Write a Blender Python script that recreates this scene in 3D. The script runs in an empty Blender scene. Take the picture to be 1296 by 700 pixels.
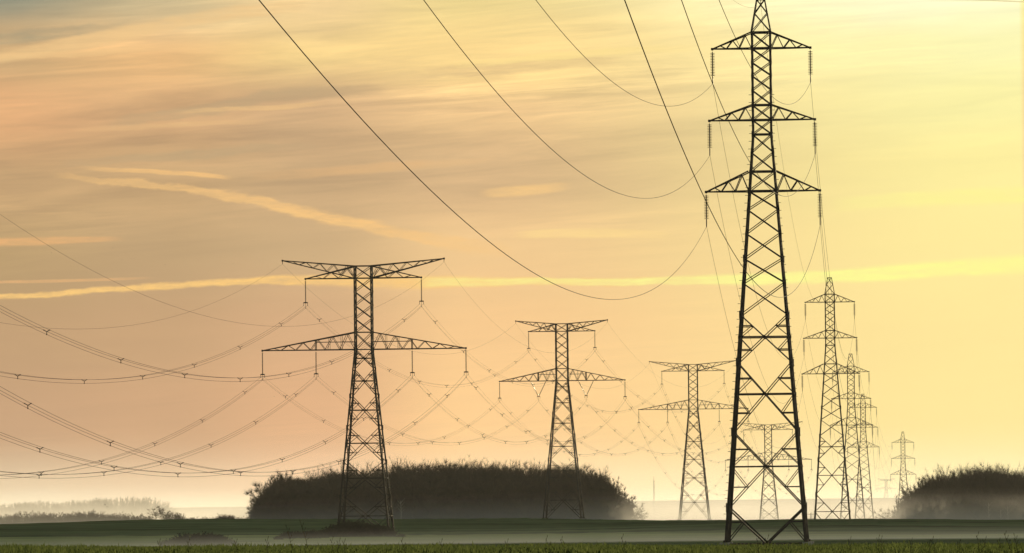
import bpy, math, random
import numpy as np
from mathutils import Vector, Matrix

R = math.radians
F = 7850.0                       # focal length in photo pixels (1296 wide)
random.seed(7)
rng = np.random.default_rng(11)
sc = bpy.context.scene
COL = sc.collection

# ------------------------------------------------------------------ camera
pitch = math.atan(290.0 / F)
roll = R(0.60)
right0 = Vector((1, 0, 0)); up0 = Vector((0, -math.sin(pitch), math.cos(pitch)))
fwd = Vector((0, math.cos(pitch), math.sin(pitch)))
c_r = right0 * math.cos(roll) - up0 * math.sin(roll)
c_u = right0 * math.sin(roll) + up0 * math.cos(roll)
cam_d = bpy.data.cameras.new("camera")
cam = bpy.data.objects.new("camera", cam_d); COL.objects.link(cam)
cam_d.sensor_width = 36.0; cam_d.lens = F / 1296.0 * 36.0
cam_d.clip_start = 0.5; cam_d.clip_end = 60000
M = Matrix((c_r, c_u, -fwd)).transposed().to_4x4()
cam.matrix_world = M
sc.camera = cam


def ray(px, py):
    d = fwd * F + c_r * (px - 648.0) + c_u * (350.0 - py)
    return d / d.y


def at(px, py, Y):
    return ray(px, py) * Y


def sky_uv(px, py):
    d = ray(px, py).normalized()
    return math.atan2(d.x, d.y) * F, math.asin(d.z) * F


# ------------------------------------------------------------------ materials
def new_mat(name):
    m = bpy.data.materials.new(name); m.use_nodes = True
    nt = m.node_tree
    return m, nt, nt.nodes["Principled BSDF"], nt.nodes["Material Output"]


def noisy(name, c1, c2, scale=4.0, rough=0.8, metal=0.0, coord="Object", detail=5.0, bump=0.0, transl=0.0):
    m, nt, b, out = new_mat(name)
    tc = nt.nodes.new("ShaderNodeTexCoord")
    n = nt.nodes.new("ShaderNodeTexNoise"); n.inputs["Scale"].default_value = scale; n.inputs["Detail"].default_value = detail
    r = nt.nodes.new("ShaderNodeValToRGB")
    r.color_ramp.elements[0].position = 0.3; r.color_ramp.elements[1].position = 0.7
    r.color_ramp.elements[0].color = (*c1, 1); r.color_ramp.elements[1].color = (*c2, 1)
    nt.links.new(tc.outputs[coord], n.inputs["Vector"]); nt.links.new(n.outputs["Fac"], r.inputs["Fac"])
    nt.links.new(r.outputs["Color"], b.inputs["Base Color"])
    b.inputs["Roughness"].default_value = rough; b.inputs["Metallic"].default_value = metal
    if bump:
        bp = nt.nodes.new("ShaderNodeBump"); bp.inputs["Strength"].default_value = bump
        nt.links.new(n.outputs["Fac"], bp.inputs["Height"]); nt.links.new(bp.outputs["Normal"], b.inputs["Normal"])
    if transl:
        t = nt.nodes.new("ShaderNodeBsdfTranslucent"); mx = nt.nodes.new("ShaderNodeMixShader")
        mx.inputs[0].default_value = transl
        nt.links.new(r.outputs["Color"], t.inputs["Color"])
        nt.links.new(b.outputs[0], mx.inputs[1]); nt.links.new(t.outputs[0], mx.inputs[2])
        nt.links.new(mx.outputs[0], out.inputs["Surface"])
    return m


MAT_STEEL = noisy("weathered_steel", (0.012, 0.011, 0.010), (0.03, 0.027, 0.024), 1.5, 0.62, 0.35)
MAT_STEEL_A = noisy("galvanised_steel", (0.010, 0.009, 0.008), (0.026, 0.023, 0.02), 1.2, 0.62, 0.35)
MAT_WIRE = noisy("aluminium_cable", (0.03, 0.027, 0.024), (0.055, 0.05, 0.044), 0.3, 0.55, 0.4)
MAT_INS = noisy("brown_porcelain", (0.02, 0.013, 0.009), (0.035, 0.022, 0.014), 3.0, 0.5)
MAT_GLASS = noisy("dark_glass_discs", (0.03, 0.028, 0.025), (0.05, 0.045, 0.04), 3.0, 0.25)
MAT_BARK = noisy("bare_bark", (0.035, 0.028, 0.018), (0.085, 0.065, 0.04), 0.35, 0.9)
MAT_BIRCH = noisy("pale_birch_bark", (0.35, 0.32, 0.26), (0.6, 0.56, 0.48), 1.5, 0.8)
MAT_SCRUB = noisy("dry_scrub", (0.025, 0.032, 0.018), (0.06, 0.068, 0.036), 0.8, 0.9)
MAT_GRASS = noisy("crop_grass", (0.045, 0.075, 0.018), (0.24, 0.29, 0.085), 5.0, 0.55, coord="Object", detail=6, transl=0.45)
MAT_WEED = noisy("dry_weed", (0.05, 0.045, 0.02), (0.10, 0.085, 0.04), 6.0, 0.9)
MAT_BIRD = noisy("dark_feathers", (0.015, 0.014, 0.013), (0.035, 0.032, 0.03), 8.0, 0.7)
MAT_WOODPOLE = noisy("tarred_wood", (0.05, 0.04, 0.03), (0.09, 0.07, 0.05), 2.0, 0.9)
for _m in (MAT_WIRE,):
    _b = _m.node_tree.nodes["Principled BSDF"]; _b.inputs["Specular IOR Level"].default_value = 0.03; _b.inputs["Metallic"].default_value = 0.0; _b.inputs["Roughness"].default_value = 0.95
for _m in (MAT_BARK, MAT_SCRUB, MAT_GRASS, MAT_WEED, MAT_BIRCH):
    _m.node_tree.nodes["Principled BSDF"].inputs["Specular IOR Level"].default_value = 0.0
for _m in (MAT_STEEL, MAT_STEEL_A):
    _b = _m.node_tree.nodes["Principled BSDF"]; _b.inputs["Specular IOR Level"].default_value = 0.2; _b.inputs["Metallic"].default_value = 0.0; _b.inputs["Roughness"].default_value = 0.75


# ------------------------------------------------------------------ mesh helpers
class MB:
    def __init__(self):
        self.v = []; self.f = []; self.n = 0

    def add(self, v, f):
        v = np.asarray(v, float); self.v.append(v)
        self.f.extend([tuple(i + self.n for i in q) for q in f]); self.n += len(v)

    def bar(self, a, b, w, h=None):
        a = np.asarray(a, float); b = np.asarray(b, float); h = h or w
        d = b - a; L = np.linalg.norm(d)
        if L < 1e-6: return
        d = d / L
        ref = np.array((0, 0, 1.0)) if abs(d[2]) < 0.95 else np.array((0, 1.0, 0))
        s = np.cross(d, ref); s /= np.linalg.norm(s); t = np.cross(s, d)
        q = [s * w / 2 + t * h / 2, -s * w / 2 + t * h / 2, -s * w / 2 - t * h / 2, s * w / 2 - t * h / 2]
        v = [a + k for k in q] + [b + k for k in q]
        self.add(v, [(0, 1, 2, 3), (7, 6, 5, 4), (0, 4, 5, 1), (1, 5, 6, 2), (2, 6, 7, 3), (3, 7, 4, 0)])

    def taper(self, a, b, r0, r1, n=4):
        a = np.asarray(a, float); b = np.asarray(b, float); d = b - a; L = np.linalg.norm(d)
        if L < 1e-6: return
        d = d / L
        ref = np.array((0, 0, 1.0)) if abs(d[2]) < 0.9 else np.array((1.0, 0, 0))
        s = np.cross(d, ref); s /= np.linalg.norm(s); t = np.cross(s, d)
        an = [2 * math.pi * i / n for i in range(n)]
        v = [a + (s * math.cos(k) + t * math.sin(k)) * r0 for k in an] + [b + (s * math.cos(k) + t * math.sin(k)) * r1 for k in an]
        f = [(i, (i + 1) % n, n + (i + 1) % n, n + i) for i in range(n)]
        self.add(v, f)

    def tube(self, pts, r, n=5):
        pts = np.asarray(pts, float); d = np.gradient(pts, axis=0)
        v = []
        for p, q in zip(pts, d):
            q = q / np.linalg.norm(q)
            s = np.cross(q, (0, 0, 1.0)); s /= np.linalg.norm(s); t = np.cross(s, q)
            for i in range(n):
                k = 2 * math.pi * i / n
                v.append(p + (s * math.cos(k) + t * math.sin(k)) * r)
        m = len(pts)
        f = [(j * n + i, j * n + (i + 1) % n, (j + 1) * n + (i + 1) % n, (j + 1) * n + i) for j in range(m - 1) for i in range(n)]
        f += [tuple(range(n))[::-1], tuple((m - 1) * n + i for i in range(n))]
        self.add(v, f)

    def lathe(self, prof, base, n=10):
        """prof: (radius, z) list going along z"""
        base = np.asarray(base, float); v = []
        for r, z in prof:
            for i in range(n):
                k = 2 * math.pi * i / n
                v.append(base + np.array((r * math.cos(k), r * math.sin(k), z)))
        m = len(prof)
        f = [(j * n + i, j * n + (i + 1) % n, (j + 1) * n + (i + 1) % n, (j + 1) * n + i) for j in range(m - 1) for i in range(n)]
        f += [tuple(range(n))[::-1], tuple((m - 1) * n + i for i in range(n))]
        self.add(v, f)

    def build(self, name, mat, parent=None, smooth=False):
        me = bpy.data.meshes.new(name)
        V = np.concatenate(self.v) if self.v else np.zeros((0, 3))
        me.from_pydata(V.tolist(), [], self.f); me.update()
        me.materials.append(mat)
        if smooth:
            me.polygons.foreach_set("use_smooth", [True] * len(me.polygons))
        o = bpy.data.objects.new(name, me); COL.objects.link(o)
        if parent is not None: o.parent = parent
        return o


def tag(o, label=None, cat=None, group=None, kind=None):
    if label: o["label"] = label
    if cat: o["category"] = cat
    if group: o["group"] = group
    if kind: o["kind"] = kind
    return o


def empty(name, loc, rz=0.0):
    o = bpy.data.objects.new(name, None); COL.objects.link(o)
    o.location = loc; o.rotation_euler = (0, 0, rz); o.empty_display_size = 2
    return o


# ------------------------------------------------------------------ terrain
U_COL = np.array([-0.0826, -0.057, 0.0, 0.05, 0.0826])
KEYS = []
for i, (c, foot, crest, cy, after) in enumerate([
        (-0.70, -3.85, -2.50, 1150, [(1260, -2.9), (1450, -5.0), (1900, -9)]),
        (-0.73, -3.90, -1.92, 1150, [(1260, -2.4), (1450, -4.5), (1900, -9)]),
        (-0.79, -4.25, -2.46, 1150, [(1260, -2.6), (1450, -3.8), (1900, -7)]),
        (-0.845, -4.75, -2.95, 1100, [(1150, -4.2), (1230, -8.5), (1450, -10), (1900, -13)]),
        (-0.875, -5.2, -3.45, 1100, [(1150, -3.9), (1230, -6), (1450, -8), (1900, -13)])]):
    k = [(-14000, -6), (-400, -3), (0, -1.75), (60, c - 0.22), (100, c), (128, c - 0.07), (200, -2.3), (350, -3.8), (600, -4.12 - 0.1 * (i == 4)),
         (850, -4.55), (cy - 145, foot - 0.55), (cy - 105, foot), (cy, crest)] + after + [(2400, -15), (3300, -19), (4500, -12), (6200, -2 + 1.5 * (i < 2)), (7200, 2.5 + (i < 2)), (9000, 3), (14000, 1)]
    KEYS.append(np.array(k, float))


def hermite(k, y):
    xs, zs = k[:, 0], k[:, 1]
    dlt = np.diff(zs) / np.diff(xs)
    m = np.zeros(len(xs))
    m[1:-1] = np.where(dlt[:-1] * dlt[1:] > 0, 2 * dlt[:-1] * dlt[1:] / (dlt[:-1] + dlt[1:] + 1e-12), 0)
    m[0], m[-1] = dlt[0], dlt[-1]
    y = np.clip(y, xs[0], xs[-1])
    j = np.clip(np.searchsorted(xs, y) - 1, 0, len(xs) - 2)
    h = xs[j + 1] - xs[j]; t = (y - xs[j]) / h
    return ((2 * t**3 - 3 * t**2 + 1) * zs[j] + (t**3 - 2 * t**2 + t) * h * m[j] + (-2 * t**3 + 3 * t**2) * zs[j + 1] + (t**3 - t**2) * h * m[j + 1])


def height(x, y):
    x = np.asarray(x, float); y = np.asarray(y, float)
    u = np.clip(x / np.maximum(y, 60.0), U_COL[0], U_COL[-1])
    zz = np.stack([hermite(k, y) for k in KEYS])
    j = np.clip(np.searchsorted(U_COL, u) - 1, 0, len(U_COL) - 2)
    t = (u - U_COL[j]) / (U_COL[j + 1] - U_COL[j]); t = t * t * (3 - 2 * t)
    idx = np.indices(j.shape)
    return zz[(j, *idx)] * (1 - t) + zz[(j + 1, *idx)] * t


def hz(x, y): return float(height(np.array([x]), np.array([y]))[0])


ys = np.concatenate([np.linspace(-12000, -300, 14), np.linspace(-250, 50, 14), np.arange(60, 140, 2.0), np.arange(140, 360, 10), np.arange(360, 940, 20),
                     np.arange(940, 1320, 4.0), np.arange(1320, 2500, 30), np.arange(2500, 8000, 150), np.linspace(8200, 12000, 12)])
ts = np.linspace(-1, 1, 181); ts = np.sign(ts) * (0.16 * np.abs(ts) + 0.84 * np.abs(ts) ** 4)
gv = []
for y in ys:
    W = 150 + 0.85 * abs(y)
    xs_ = ts * W
    z = height(xs_, np.full_like(xs_, y))
    if y > 5200:             # far rolling hills
        z = z + 1.6 * np.sin(xs_ / 310.0 + y * 0.0007) + 0.9 * np.sin(xs_ / 117.0 + y * 0.002)
    if 1000 < y < 1300:      # rough winter wheat along the rise
        z = z + rng.normal(0, 0.05, len(z))
    gv.append(np.stack([xs_, np.full_like(xs_, y), z], 1))
gv = np.concatenate(gv); nx = len(ts); ny = len(ys)
gf = [(j * nx + i, j * nx + i + 1, (j + 1) * nx + i + 1, (j + 1) * nx + i) for j in range(ny - 1) for i in range(nx - 1)]

m, nt, bsdf, out = new_mat("field_soil_and_crop")
N = nt.nodes; L = nt.links
tc = N.new("ShaderNodeTexCoord"); sep = N.new("ShaderNodeSeparateXYZ"); L.new(tc.outputs["Object"], sep.inputs[0])


def gnoise(scale, sx, sy, det=4):
    mp = N.new("ShaderNodeMapping"); mp.inputs["Scale"].default_value = (sx, sy, 1); L.new(tc.outputs["Object"], mp.inputs[0])
    n = N.new("ShaderNodeTexNoise"); n.inputs["Scale"].default_value = scale; n.inputs["Detail"].default_value = det
    L.new(mp.outputs[0], n.inputs["Vector"]); return n.outputs["Fac"]


def gmath(op, a, b):
    n = N.new("ShaderNodeMath"); n.operation = op
    for i, q in enumerate((a, b)):
        if isinstance(q, (int, float)): n.inputs[i].default_value = q
        else: L.new(q, n.inputs[i])
    return n.outputs[0]


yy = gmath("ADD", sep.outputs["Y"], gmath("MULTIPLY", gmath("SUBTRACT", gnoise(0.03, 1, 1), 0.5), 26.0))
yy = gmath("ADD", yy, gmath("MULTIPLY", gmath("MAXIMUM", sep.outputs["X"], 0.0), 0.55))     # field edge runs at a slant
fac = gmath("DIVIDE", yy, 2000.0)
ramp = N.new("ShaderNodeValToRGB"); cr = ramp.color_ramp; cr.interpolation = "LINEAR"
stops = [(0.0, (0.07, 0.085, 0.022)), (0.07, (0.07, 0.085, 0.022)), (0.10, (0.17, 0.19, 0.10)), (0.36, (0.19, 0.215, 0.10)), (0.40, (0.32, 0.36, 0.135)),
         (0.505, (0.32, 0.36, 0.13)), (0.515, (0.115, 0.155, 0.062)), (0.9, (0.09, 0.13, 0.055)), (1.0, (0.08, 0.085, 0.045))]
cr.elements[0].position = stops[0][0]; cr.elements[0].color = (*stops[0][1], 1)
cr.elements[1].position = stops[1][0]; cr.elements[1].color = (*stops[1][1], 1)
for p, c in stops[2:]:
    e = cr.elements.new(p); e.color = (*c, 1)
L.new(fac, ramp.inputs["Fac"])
mul = N.new("ShaderNodeMix"); mul.data_type = "RGBA"; mul.blend_type = "MULTIPLY"; mul.inputs[0].default_value = 1.0
vr = N.new("ShaderNodeValToRGB"); vr.color_ramp.elements[0].position = 0.3; vr.color_ramp.elements[1].position = 0.7
vr.color_ramp.elements[0].color = (0.5, 0.5, 0.47, 1); vr.color_ramp.elements[1].color = (1.45, 1.42, 1.3, 1)
L.new(gnoise(0.06, 0.25, 1.6, 6), vr.inputs["Fac"])
L.new(ramp.outputs["Color"], mul.inputs[6]); L.new(vr.outputs["Color"], mul.inputs[7])
dif = N.new("ShaderNodeBsdfDiffuse"); dif.inputs["Roughness"].default_value = 1.0
L.new(mul.outputs[2], dif.inputs["Color"]); L.new(dif.outputs[0], out.inputs["Surface"])
bp = N.new("ShaderNodeBump"); bp.inputs["Strength"].default_value = 0.35; bp.inputs["Distance"].default_value = 0.2
L.new(gnoise(1.2, 1, 1, 5), bp.inputs["Height"]); L.new(bp.outputs["Normal"], dif.inputs["Normal"])
N.remove(bsdf)
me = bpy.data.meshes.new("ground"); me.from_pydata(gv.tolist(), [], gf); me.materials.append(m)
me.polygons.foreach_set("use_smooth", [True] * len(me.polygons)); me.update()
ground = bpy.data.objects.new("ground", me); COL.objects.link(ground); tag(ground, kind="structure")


# ------------------------------------------------------------------ insulators
def disc_string(mb, top, n, r, pitch_, fit, nseg=10):
    x, y, z = top
    mb.taper((x, y, z), (x, y, z - fit), 0.025, 0.025, 6)
    z0 = z - fit; prof = []
    for i in range(n):
        a = z0 - i * pitch_
        prof += [(0.045, a), (0.05, a - pitch_ * 0.35), (r, a - pitch_ * 0.62), (r * 0.96, a - pitch_ * 0.75), (0.05, a - pitch_ * 0.8)]
    mb.lathe([(q[0], q[1] - z0) for q in prof], (x, y, z0), nseg)
    return z0 - n * pitch_


# ------------------------------------------------------------------ lattice towers
def body_bracing(mb, levels, hw, w, double=None, redundant_below=-1e9, wh=None):
    """X bracing on four faces between successive levels (top first)."""
    for k in range(len(levels) - 1):
        z0, z1 = levels[k], levels[k + 1]
        a, b = hw(z0), hw(z1)
        zc = z0 + (z1 - z0) * a / (a + b); hc = hw(zc)
        for face in range(4):
            def P(s, z, h):
                h2 = h
                if face == 0: return (s * h, -h2, z)
                if face == 1: return (s * h, h2, z)
                if face == 2: return (-h2, s * h, z)
                return (h2, s * h, z)
            A, B, C, D = P(-1, z0, a), P(1, z0, a), P(-1, z1, b), P(1, z1, b)
            mb.bar(A, D, w, w)
            if double and face < 2:
                off = double
                for o in (-off, off):
                    mb.bar((B[0], B[1], B[2] + o), (C[0], C[1], C[2] + o), w * 0.6)
            else:
                mb.bar(B, C, w * 0.8)
            if z0 < redundant_below:
                wb = w * 0.8
                mb.bar(P(-1, zc, hc), P(1, zc, hc), w * 1.05)
                ctr = P(0, zc, hc)
                mb.bar(P(-0.055, zc, hc), P(0.055, zc, hc), w * 2.6, w * 2.6)     # gusset at the crossing
                for s in (-1, 1):
                    for zz0, hh0 in ((z0, a), (z1, b)):
                        zm = (zz0 + zc) / 2; hm = hw(zm)
                        # point half way along the diagonal from the leg node to the crossing
                        fr = 0.5 * hh0 / hm
                        mb.bar(P(s, zm, hm), P(s * fr, zm, hm), w * 0.9)
                        mb.bar(P(s, zc, hc), P(s * fr, zm, hm), wb * 0.8)


def horizontals(mb, z, h, w, plan=True):
    for s in (-1, 1):
        mb.bar((-h, s * h, z), (h, s * h, z), w); mb.bar((s * h, -h, z), (s * h, h, z), w)
    if plan:
        mb.bar((-h, -h, z), (h, h, z), w * 0.7)


def arm_truss(mb, s, hw, L_, zb, zt, ztip, n, wc, wl, lower_from=None):
    """one side: bottom chords (zb) and top chords (zt) running from the body corners to the tip."""
    tb = 0.10
    for d in (-1, 1):
        B0 = np.array((s * hw, d * hw, zb)); T0 = np.array((s * hw, d * hw, zt)); E = np.array((s * L_, d * tb, ztip))
        mb.bar(B0, E, wc); mb.bar(T0, E, wc)
        prevb = B0
        for i in range(1, n + 1):
            ft = (i - 0.5) / n * 0.96; fb = i / n * 0.96
            Tm = T0 + (E - T0) * ft; Bm = B0 + (E - B0) * fb
            mb.bar(prevb, Tm, wl); mb.bar(Tm, Bm, wl); prevb = Bm
    for i in range(n):
        f0, f1 = i / n, (i + 1) / n
        d = 1 if i % 2 else -1
        p = lambda dd, f: (s * (hw + (L_ - hw) * f), dd * (hw + (tb - hw) * f), zb + (ztip - zb) * f)
        mb.bar(p(d, f0), p(-d, f1), wl); mb.bar(p(-1, f1), p(1, f1), wl)
    mb.bar((s * (L_ - 0.12), 0, ztip), (s * (L_ + 0.14), 0, ztip), wc * 1.5, wc * 2.0)


def legs(root, zt, zb, hw, w_top, w_bot, mat, brk, bolts=False):
    for sx in (-1, 1):
        for sy in (-1, 1):
            mb = MB(); zs = [zt] + [z for z in brk if zb < z < zt] + [zb]
            for z0, z1 in zip(zs[:-1], zs[1:]):
                w = w_top + (w_bot - w_top) * ((zt + zb) / 2 - (z0 + z1) / 2 + (zt - zb) / 2) / (zt - zb)
                a = np.array((sx * hw(z0), sy * hw(z0), z0)); b = np.array((sx * hw(z1), sy * hw(z1), z1))
                th = w * 0.26                         # an angle section: two flanges
                ox, oy = -sx * (w - th) / 2, -sy * (w - th) / 2
                mb.bar(a + (ox, 0, 0), b + (ox, 0, 0), w, th); mb.bar(a + (0, oy, 0), b + (0, oy, 0), th, w)
                mb.bar(b + (ox / 2, oy / 2, w * 1.6), b + (ox / 2, oy / 2, -w * 1.6), w * 1.22)   # splice / gusset
            if bolts and sy == -1:
                z = zb + 3.0
                while z < zt - 6:
                    h = hw(z); mb.bar((sx * (h - 0.1), sy * h, z), (sx * (h + 0.30), sy * h, z), 0.045); z += 0.75
            o = mb.build("leg", mat, root)
            fb = MB(); h = hw(zb)
            fb.bar((sx * h, sy * h, zb - 1.2), (sx * h, sy * h, zb + 0.25), 0.9)
            fb.build("footing", MAT_FOOT, o)

MAT_FOOT = noisy("concrete", (0.25, 0.24, 0.22), (0.38, 0.37, 0.34), 2.0, 0.9)

# B: slim double circuit pylon with three crossarm tiers
def hwB(z): return 0.94 if z >= 39.7 else 0.94 + (39.7 - z) * (3.96 - 0.94) / 39.7
TIERS_B = [(34.2, 36.1, 5.5), (41.1, 42.55, 5.1), (48.06, 49.6, 4.74)]
INS_B = 3.35


def pylon_b(loc, rz, label, near):
    root = empty("lattice_pylon", loc, rz)
    tag(root, label, "pylon", "slim three-tier pylons")
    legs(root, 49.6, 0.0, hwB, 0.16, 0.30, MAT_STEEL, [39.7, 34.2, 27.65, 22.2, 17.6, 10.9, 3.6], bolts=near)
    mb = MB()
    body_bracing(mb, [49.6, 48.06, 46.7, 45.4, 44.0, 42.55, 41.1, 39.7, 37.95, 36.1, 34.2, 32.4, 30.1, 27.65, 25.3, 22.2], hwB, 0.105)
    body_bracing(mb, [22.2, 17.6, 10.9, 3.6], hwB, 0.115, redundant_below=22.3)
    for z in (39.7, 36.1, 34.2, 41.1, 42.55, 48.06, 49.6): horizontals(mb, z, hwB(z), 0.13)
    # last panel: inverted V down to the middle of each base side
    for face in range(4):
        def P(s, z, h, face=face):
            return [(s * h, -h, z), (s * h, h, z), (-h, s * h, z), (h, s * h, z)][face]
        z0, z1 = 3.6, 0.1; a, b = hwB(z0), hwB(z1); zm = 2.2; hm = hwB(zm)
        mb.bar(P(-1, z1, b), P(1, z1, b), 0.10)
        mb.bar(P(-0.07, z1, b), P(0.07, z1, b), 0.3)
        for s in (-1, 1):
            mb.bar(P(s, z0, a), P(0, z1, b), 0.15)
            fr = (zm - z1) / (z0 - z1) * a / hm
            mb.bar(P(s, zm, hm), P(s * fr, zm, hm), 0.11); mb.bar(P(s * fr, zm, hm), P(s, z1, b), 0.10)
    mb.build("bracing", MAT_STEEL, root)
    pk = MB(); hp = lambda z: 0.94 + (0.38 - 0.94) * (z - 49.6) / (52.8 - 49.6)
    for sx in (-1, 1):
        for sy in (-1, 1): pk.bar((sx * 0.94, sy * 0.94, 49.6), (sx * 0.38, sy * 0.38, 52.8), 0.13)
    body_bracing(pk, [52.8, 51.45, 49.62], hp, 0.09); horizontals(pk, 52.8, 0.38, 0.1)
    pk.bar((0, -0.38, 52.8), (0, 0.38, 52.8), 0.1); pk.bar((0, 0, 52.8), (0, 0, 52.35), 0.06)
    pk.build("peak", MAT_STEEL, root)
    for zb, zt, L_ in TIERS_B:
        for s in (-1, 1):
            am = MB(); arm_truss(am, s, hwB(zb), L_, zb, zt, zb, 3, 0.115, 0.075)
            ao = am.build("crossarm", MAT_STEEL, root)
            im = MB()
            ze = disc_string(im, (s * L_, 0, zb - 0.05), 15, 0.24, 0.155, 0.25)
            im.bar((s * L_, 0, ze), (s * L_, 0, ze - 0.75), 0.10, 0.10); im.bar((s * L_, -0.22, zb - INS_B + 0.02), (s * L_, 0.22, zb - INS_B + 0.02), 0.08)
            im.build("insulator", MAT_INS, ao)
    return root


# A: wide T-topped pylon, flat double circuit
def pylon_a(loc, rz, label, base, narrow=False):
    """origin at the underside of the lower crossarm level minus base (base = leg length below the arm)."""
    root = empty("lattice_pylon", loc, rz)
    tag(root, label, "pylon", "wide T-topped pylons")
    zo = base
    def hw(z):
        z = z - zo
        return 1.42 if z >= 0 else 1.42 + (-z) * 0.0955
    top, lowtop, armtop = (13.14, 11.4, 2.8) if narrow else (13.47, 11.5, 2.77)
    Le, Lp, Ll, Li, tip = (10.6, 7.66, 14.5, 5.5, 13.9) if narrow else (13.1, 9.4, 16.5, 7.8, 14.5)
    nodes = [-3.15, -7.5, -12.6, -18.15, -23.8, -base]
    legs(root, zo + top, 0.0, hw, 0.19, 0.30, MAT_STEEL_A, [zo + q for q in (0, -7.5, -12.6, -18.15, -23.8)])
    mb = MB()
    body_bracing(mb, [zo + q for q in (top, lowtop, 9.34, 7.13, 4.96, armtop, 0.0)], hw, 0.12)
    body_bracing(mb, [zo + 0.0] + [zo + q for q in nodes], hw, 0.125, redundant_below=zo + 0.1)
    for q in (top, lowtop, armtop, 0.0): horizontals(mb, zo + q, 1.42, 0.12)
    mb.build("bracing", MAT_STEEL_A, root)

    def add_ins(im, x, zt_):
        ze = disc_string(im, (x, 0, zt_), 23, 0.14, 0.15, 0.28, 8)
        yoke(im, x, ze)
    def yoke(im, x, ze):
        im.bar((x - 0.36, 0, ze - 0.06), (x + 0.36, 0, ze - 0.06), 0.09, 0.18)
        for q in (-0.32, 0.32): im.bar((x + q, 0, ze - 0.1), (x + q, 0, ze - 0.5), 0.06); im.bar((x + q, -0.3, ze - 0.5), (x + q, 0.3, ze - 0.5), 0.09)
        im.bar((x, 0, ze - 0.1), (x, 0, ze - 0.9), 0.05); im.bar((x, -0.3, ze - 0.93), (x, 0.3, ze - 0.93), 0.1)
    for s in (-1, 1):       # upper arms
        am = MB()
        arm_truss(am, s, 1.40, Le, zo + lowtop, zo + top, zo + tip, 5, 0.15, 0.075)
        arm_truss(am, s, 1.36, Lp, zo + lowtop, zo + top - 0.05, zo + lowtop, 3, 0.15, 0.075)
        am.bar((s * Le, 0, zo + tip), (s * Le, 0, zo + tip - 0.55), 0.08)
        ao = am.build("crossarm", MAT_STEEL_A, root)
        im = MB(); add_ins(im, s * Lp, zo + lowtop - 0.05); im.build("insulator", MAT_GLASS, ao)
    for s in (-1, 1):       # lower arms
        am = MB()
        arm_truss(am, s, 1.41, Ll, zo, zo + armtop, zo, 6, 0.16, 0.08)
        fz = lambda x: armtop * (Ll - x) / (Ll - 1.41)
        for d in (-1, 1):
            dd = lambda x: d * (1.41 + (0.1 - 1.41) * (x - 1.41) / (Ll - 1.41))
            am.bar((s * Li, dd(Li), zo), (s * Li, dd(Li), zo + fz(Li)), 0.12)
            zm = fz(Li) * 0.78
            am.bar((s * 1.41, d * 1.41, zo + zm), (s * Li, dd(Li), zo + zm), 0.07)
            for x in (3.6, 5.6): am.bar((s * x, dd(x), zo), (s * x, dd(x), zo + fz(x)), 0.055)
        ao = am.build("crossarm", MAT_STEEL_A, root)
        im = MB(); add_ins(im, s * Ll, zo - 0.05); im.build("insulator", MAT_GLASS, ao)
        im = MB()
        if narrow:      # V string
            ze = zo - 3.45
            for q in (-1, 1):
                a = np.array((s * Li + q * 1.75, 0, zo - 0.05)); b = np.array((s * Li + q * 0.12, 0, ze + 0.05))
                im.taper(a, b, 0.05, 0.05, 6)
                for k in range(22):
                    c = a + (b - a) * (0.08 + 0.84 * k / 21); e = (b - a) / np.linalg.norm(b - a)
                    im.taper(c - e * 0.03, c + e * 0.03, 0.13, 0.10, 7)
            yoke(im, s * Li, ze)
        else:
            add_ins(im, s * Li, zo - 0.05)
        im.build("insulator", MAT_GLASS, ao)
    zi = -3.78 - 0.5
    return dict(root=root, base=base, ph=[(-Lp, lowtop + zi), (Lp, lowtop + zi), (-Ll, zi), (Ll, zi), (-Li, zi), (Li, zi)], gw=[(-Le, tip - 0.55), (Le, tip - 0.55)], loc=Vector(loc), rz=rz)


def loc_at(px, py, Y, z_above):   # base location when the point z_above over the base is seen at px,py
    p = at(px, py, Y); return p.x, Y, p.z - z_above


# ---- wide pylons
A_SPEC = [(460.7, 442.3, 1000, 30.4, False, "tall dark T-topped pylon with wide arms, standing in scrub before the wood"),
          (711.5, 481.9, 1430, 32.0, True, "T-topped pylon with V-shaped insulators against the end of the wood"),
          (877.5, 517.8, 1870, 33.5, False, "mid-sized T-topped pylon alone on the open skyline beside the big pylon"),
          (972.5, 582.0, 2380, 31.0, False, "small hazy T-topped pylon seen through the legs of the big pylon")]
a_pos = [at(s[0], s[1], s[2]) for s in A_SPEC]
PA = []
for i, s in enumerate(A_SPEC):
    d = (a_pos[min(i + 1, 3)] - a_pos[max(i - 1, 0)]); rz = math.atan2(-d.x, d.y)
    p = a_pos[i]
    base = s[3] if i in (1, 2) else s[3]
    PA.append(pylon_a((p.x, p.y, p.z - base), rz, s[5], base, s[4]))
# ---- slim pylons
B_SPEC = [(965.6, 242.0, 600, "huge black lattice pylon with three arm tiers, standing alone close by"),
          (1051.3, 473.0, 1200, "slim three-tier pylon, tallest of the cluster behind the big pylon"),
          (1077.6, 538.0, 1620, "slim three-tier pylon overlapping the taller one in front of it"),
          (1092.8, 566.0, 2170, "small slim pylon at the back of the overlapping cluster"),
          (1143.2, 600.5, 2700, "faint slim pylon at the edge of the brown wood")]
b_pos = [at(s[0], s[1], s[2]) for s in B_SPEC]
PB = []
for i, s in enumerate(B_SPEC):
    d = (b_pos[min(i + 1, 4)] - b_pos[max(i - 1, 0)]); rz = math.atan2(-d.x, d.y)
    p = b_pos[i]
    if i == 0: rz -= 0.012          # the close one stands slightly turned to its line
    r = pylon_b((p.x, p.y, p.z - 34.2), rz, s[3], i == 0)
    PB.append(dict(root=r, loc=Vector((p.x, p.y, p.z - 34.2)), rz=rz))
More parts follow.
